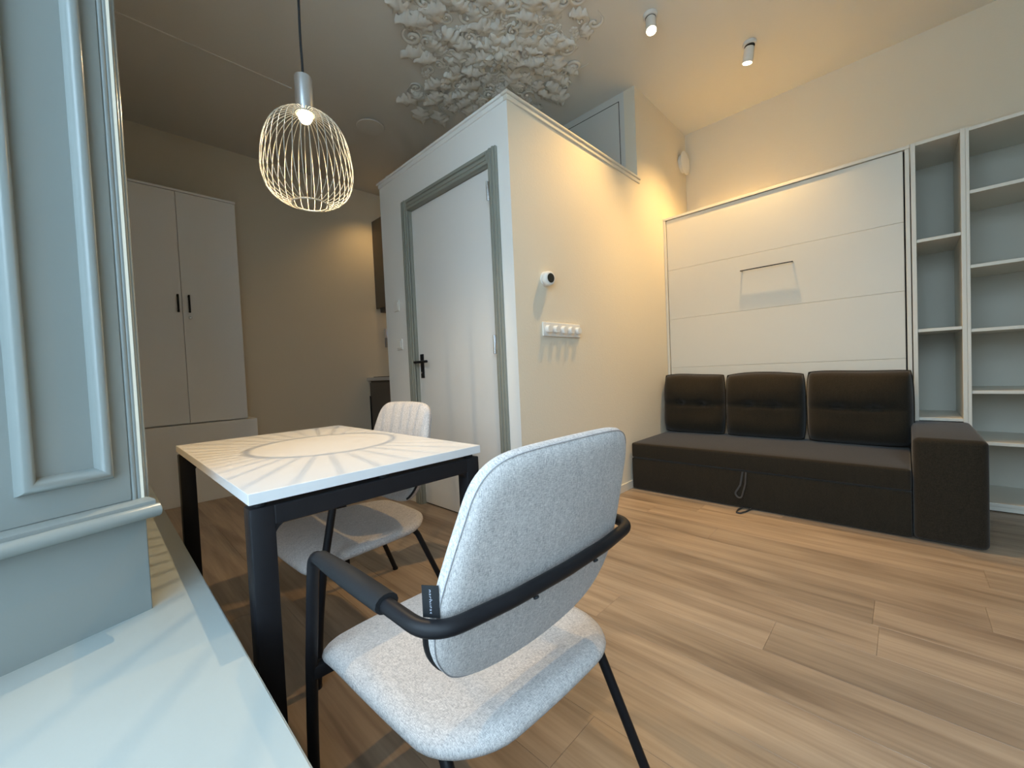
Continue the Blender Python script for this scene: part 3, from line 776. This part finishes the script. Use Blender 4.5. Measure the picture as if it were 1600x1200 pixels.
def dup(root, lab, loc, rz):
    r = root.copy(); C.objects.link(r); r['label'] = lab; r.location = loc; r.rotation_euler = (0, 0, rz)
    for c in list(root.children):
        k = c.copy(); C.objects.link(k); k.parent = r
        for g in list(c.children):
            h = g.copy(); C.objects.link(h); h.parent = k
    return r
ch2 = dup(ch1, 'grey melange armchair on the far side, tucked under the table', (-1.645, .445, 0), 0)

# ---------------------------------------------------------------- sofa
sf = thing('sofa', 'dark brown three-seat sofa bed with one block armrest against the folded bed', 'sofa', (-.65, 3.36, 0))
SY0, SY1 = 2.965, 3.735
SX0, SX1, AX1 = XB+.022, .015, .283
obj('base', B(SX0, SX1, SY0, SY1, .010, .252, .008, 3), M['sofa'], sf, smooth=50)
def soft_box(x0, x1, y0, y1, z0, z1, r, crown=0.0, nx=24, ny=10):
    t = B(x0, x1, y0, y1, z0, z1, r, 5)
    if crown:
        es = [e for e in t.edges if abs((e.verts[0].co-e.verts[1].co).length) > .2]
        bmesh.ops.subdivide_edges(t, edges=es, cuts=12, use_grid_fill=True)
        for v in t.verts:
            if v.co.z > (z0+z1)/2:
                u = (v.co.x-x0)/(x1-x0); w = (v.co.y-y0)/(y1-y0)
                v.co.z += crown*(max(0, sin(pi*u))**.5)*(max(0, sin(pi*w))**.5)
    return t
obj('seat_cushion', soft_box(SX0, SX1, SY0-.004, SY1, .256, .372, .016, .012), M['sofa'], sf, smooth=60)
obj('armrest', B(SX1+.004, AX1, SY0-.008, SY1, .006, .545, .028, 5), M['sofa'], sf, smooth=60)
def loop_strap(pts, w):
    t = bmesh.new(); a, b = [], []
    for p, d in pts:
        p = Vector(p); d = Vector(d); a.append(t.verts.new(p-d*w/2)); b.append(t.verts.new(p+d*w/2))
    for i in range(len(a)-1): t.faces.new((a[i], a[i+1], b[i+1], b[i]))
    r = bmesh.ops.solidify(t, geom=list(t.faces), thickness=.002); return t
sp = fillet([(-.785, SY0-.006, .25), (-.800, SY0-.012, .16), (-.832, SY0-.016, .100), (-.815, SY0-.018, .076), (-.793, SY0-.020, .078), (-.785, SY0-.018, .105), (-.770, SY0-.012, .17), (-.765, SY0-.006, .25)], .02, 4)
obj('pull_strap', tube(sp, .0065, 6, flat=.35), M['strap'], sf, smooth=60)
sp = fillet([(-.79, SY0+.01, .010), (-.805, SY0-.06, .006), (-.80, SY0-.115, .006), (-.775, SY0-.118, .006), (-.755, SY0-.06, .006), (-.74, SY0+.01, .010)], .012, 4)
obj('pull_strap', tube(sp, .006, 6, flat=.7), M['strap'], sf, smooth=60)

def sofa_cushion(lab, x0, x1, yb, z0, z1, dep, lean, seed):
    root = thing('sofa_cushion', lab, 'cushion', ((x0+x1)/2, yb, z0), 'loose back cushions on the sofa')
    t = bmesh.new(); rnd = random.Random(seed); nx, nz = 30, 26
    W, Hh = x1-x0, z1-z0
    def prof(u, w):   # depth factor, pillow: fat middle, rounded edges
        a = 1-abs(2*u-1)**4.5; b = 1-abs(2*w-1)**4.5
        return max(0, a*b)**.42
    tufts = [(.33, .52), (.67, .52)]
    ph = rnd.uniform(0, 6)
    def front(u, w, sgn):
        # outline with rounded corners: pull corners in
        uu, ww = 2*u-1, 2*w-1
        k = .035*(abs(uu)*abs(ww))**3
        x = x0+W*(.5+.5*uu*(1-k*1.4)); z = z0+Hh*(.5+.5*ww*(1-k*1.2))
        d = prof(u, w)
        h = dep/2*d
        if sgn > 0:
            h += .012*d*sin(pi*w*2.0+.4)**2
            for (a, b) in tufts: h -= .035*math.exp(-(((u-a)/.05)**2+((w-b)/.045)**2)) + .022*math.exp(-((w-b)/.035)**2)*math.exp(-((u-a)/.16)**2)
            h -= .014*math.exp(-((w-.5)/.03)**2)*d
            h += .004*sin(9*u+ph)*sin(7*w+ph)*d
        y = yb - dep/2 - sgn*h + lean*(ww*.5+.5)
        return Vector((x, y, z + .006*sin(5*u+ph)*(w)))
    F = [[t.verts.new(front(i/nx, j/nz, 1)) for j in range(nz+1)] for i in range(nx+1)]
    Bk = [[F[i][j] if i in (0, nx) or j in (0, nz) else t.verts.new(front(i/nx, j/nz, -1)) for j in range(nz+1)] for i in range(nx+1)]
    for i in range(nx):
        for j in range(nz):
            t.faces.new((F[i][j], F[i+1][j], F[i+1][j+1], F[i][j+1])); t.faces.new((Bk[i][j], Bk[i][j+1], Bk[i+1][j+1], Bk[i+1][j]))
    bmesh.ops.recalc_face_normals(t, faces=t.faces)
    rim = [front(i/nx, 0, 1) for i in range(nx)] + [front(1, j/nz, 1) for j in range(nz)] + [front(1-i/nx, 1, 1) for i in range(nx)] + [front(0, 1-j/nz, 1) for j in range(nz)]
    bd = obj('cover', t, M['sofa'], root, smooth=80)
    obj('piping', tube(rim, .005, 6, closed=True), M['sofa'], root, smooth=80)
    for (a, b) in tufts:
        p = front(a, b, 1); obj('tuft_button', lathe([(0, .004), (.008, .003), (.010, 0), (0, -.002)], 10, mtx=to_dir((0, -1, 0), p)), M['sofa'], root, smooth=60)
sofa_cushion('dark brown back cushion, leftmost of three, beside the beige wall', -1.590, -1.080, 3.725, .378, .888, .19, .025, 1)
sofa_cushion('dark brown back cushion, middle of the three on the sofa', -1.070, -.532, 3.725, .378, .884, .20, .020, 2)
sofa_cushion('dark brown back cushion, rightmost of three, beside the block armrest', -.522, .034, 3.725, .378, .884, .21, .015, 3)

# ---------------------------------------------------------------- fold-away bed cabinet
YB = 3.756
wb = thing('wall_bed', 'white fold-away bed cabinet behind the brown sofa with black-edged pull handle', 'bed', (-.79, 4.05, 0))
ZT = 2.335
obj('top_panel', B(XB+.001, .0335, YB-.002, YW-.004, ZT-.021, ZT, .002), M['white'], wb)
obj('side_panel', B(XB+.001, XB+.024, YB, YW-.004, 0, ZT-.0215, .002), M['white'], wb)
obj('side_panel', B(.0095, .0315, YB, YW-.004, 0, ZT-.0215, .002), M['white'], wb)
obj('back_panel', B(XB+.025, .009, YB+.04, YB+.05, .01, ZT-.022), M['dark'], wb)  # near-black sheet behind the boards, paints the shade into their gaps
px0, px1 = XB+.0285, .0015
edges = [.08, .952, 1.399, 1.851, ZT-.0245]
for a, b in zip(edges, edges[1:]): obj('front_board', B(px0, px1, YB+.008, YB+.026, a+.0002, b-.0002, .003), M['white'], wb)
hz = 1.722
h = obj('pull_handle', B(-.965, -.604, YB-.036, YB-.022, hz-.003, hz+.003, .001), M['black'], wb)
for x in (-.958, -.611): obj('handle_arm', B(x-.006, x+.006, YB-.022, YB+.007, hz-.0025, hz+.0025, .0008), M['white'], h)

# ---------------------------------------------------------------- open shelf units
def shelf_unit(lab, x0, x1, ya, yb, zt, levels, tl, tr_):
    s = thing('shelf_unit', lab, 'shelf', ((x0+x1)/2, (ya+yb)/2, 0), 'open white shelf units beside the bed')
    obj('side_panel', B(x0, x0+tl, ya, yb, 0, zt, .0015), M['white'], s)
    obj('side_panel', B(x1-tr_, x1, ya, yb, 0, zt, .0015), M['white'], s)
    obj('top_panel', B(x0+tl+.0005, x1-tr_-.0005, ya, yb, zt-.021, zt, .0015), M['white'], s)
    obj('back_panel', B(x0+tl+.0005, x1-tr_-.0005, yb-.012, yb, .034, zt-.0215), M['backboard'], s)
    obj('kick_board', B(x0+tl+.0005, x1-tr_-.0005, ya+.012, ya+.028, .006, .034, .001), M['white'], s)
    for z in levels: obj('shelf', B(x0+tl+.0005, x1-tr_-.0005, ya+.004, yb-.0125, z-.020, z, .0015), M['white'], s)
shelf_unit('narrow open white shelf unit between fold-away bed and wider shelf unit', .0365, .274, YB, 4.27, ZT+.003, [.055, .563, 1.139, 1.718], .0225, .0205)
shelf_unit('wider open white shelf unit at the right end of the wall', .2745, 1.30, YB, 4.27, ZT-.002, [.055, .425, .738, 1.118, 1.507, 1.957], .0155, .02)
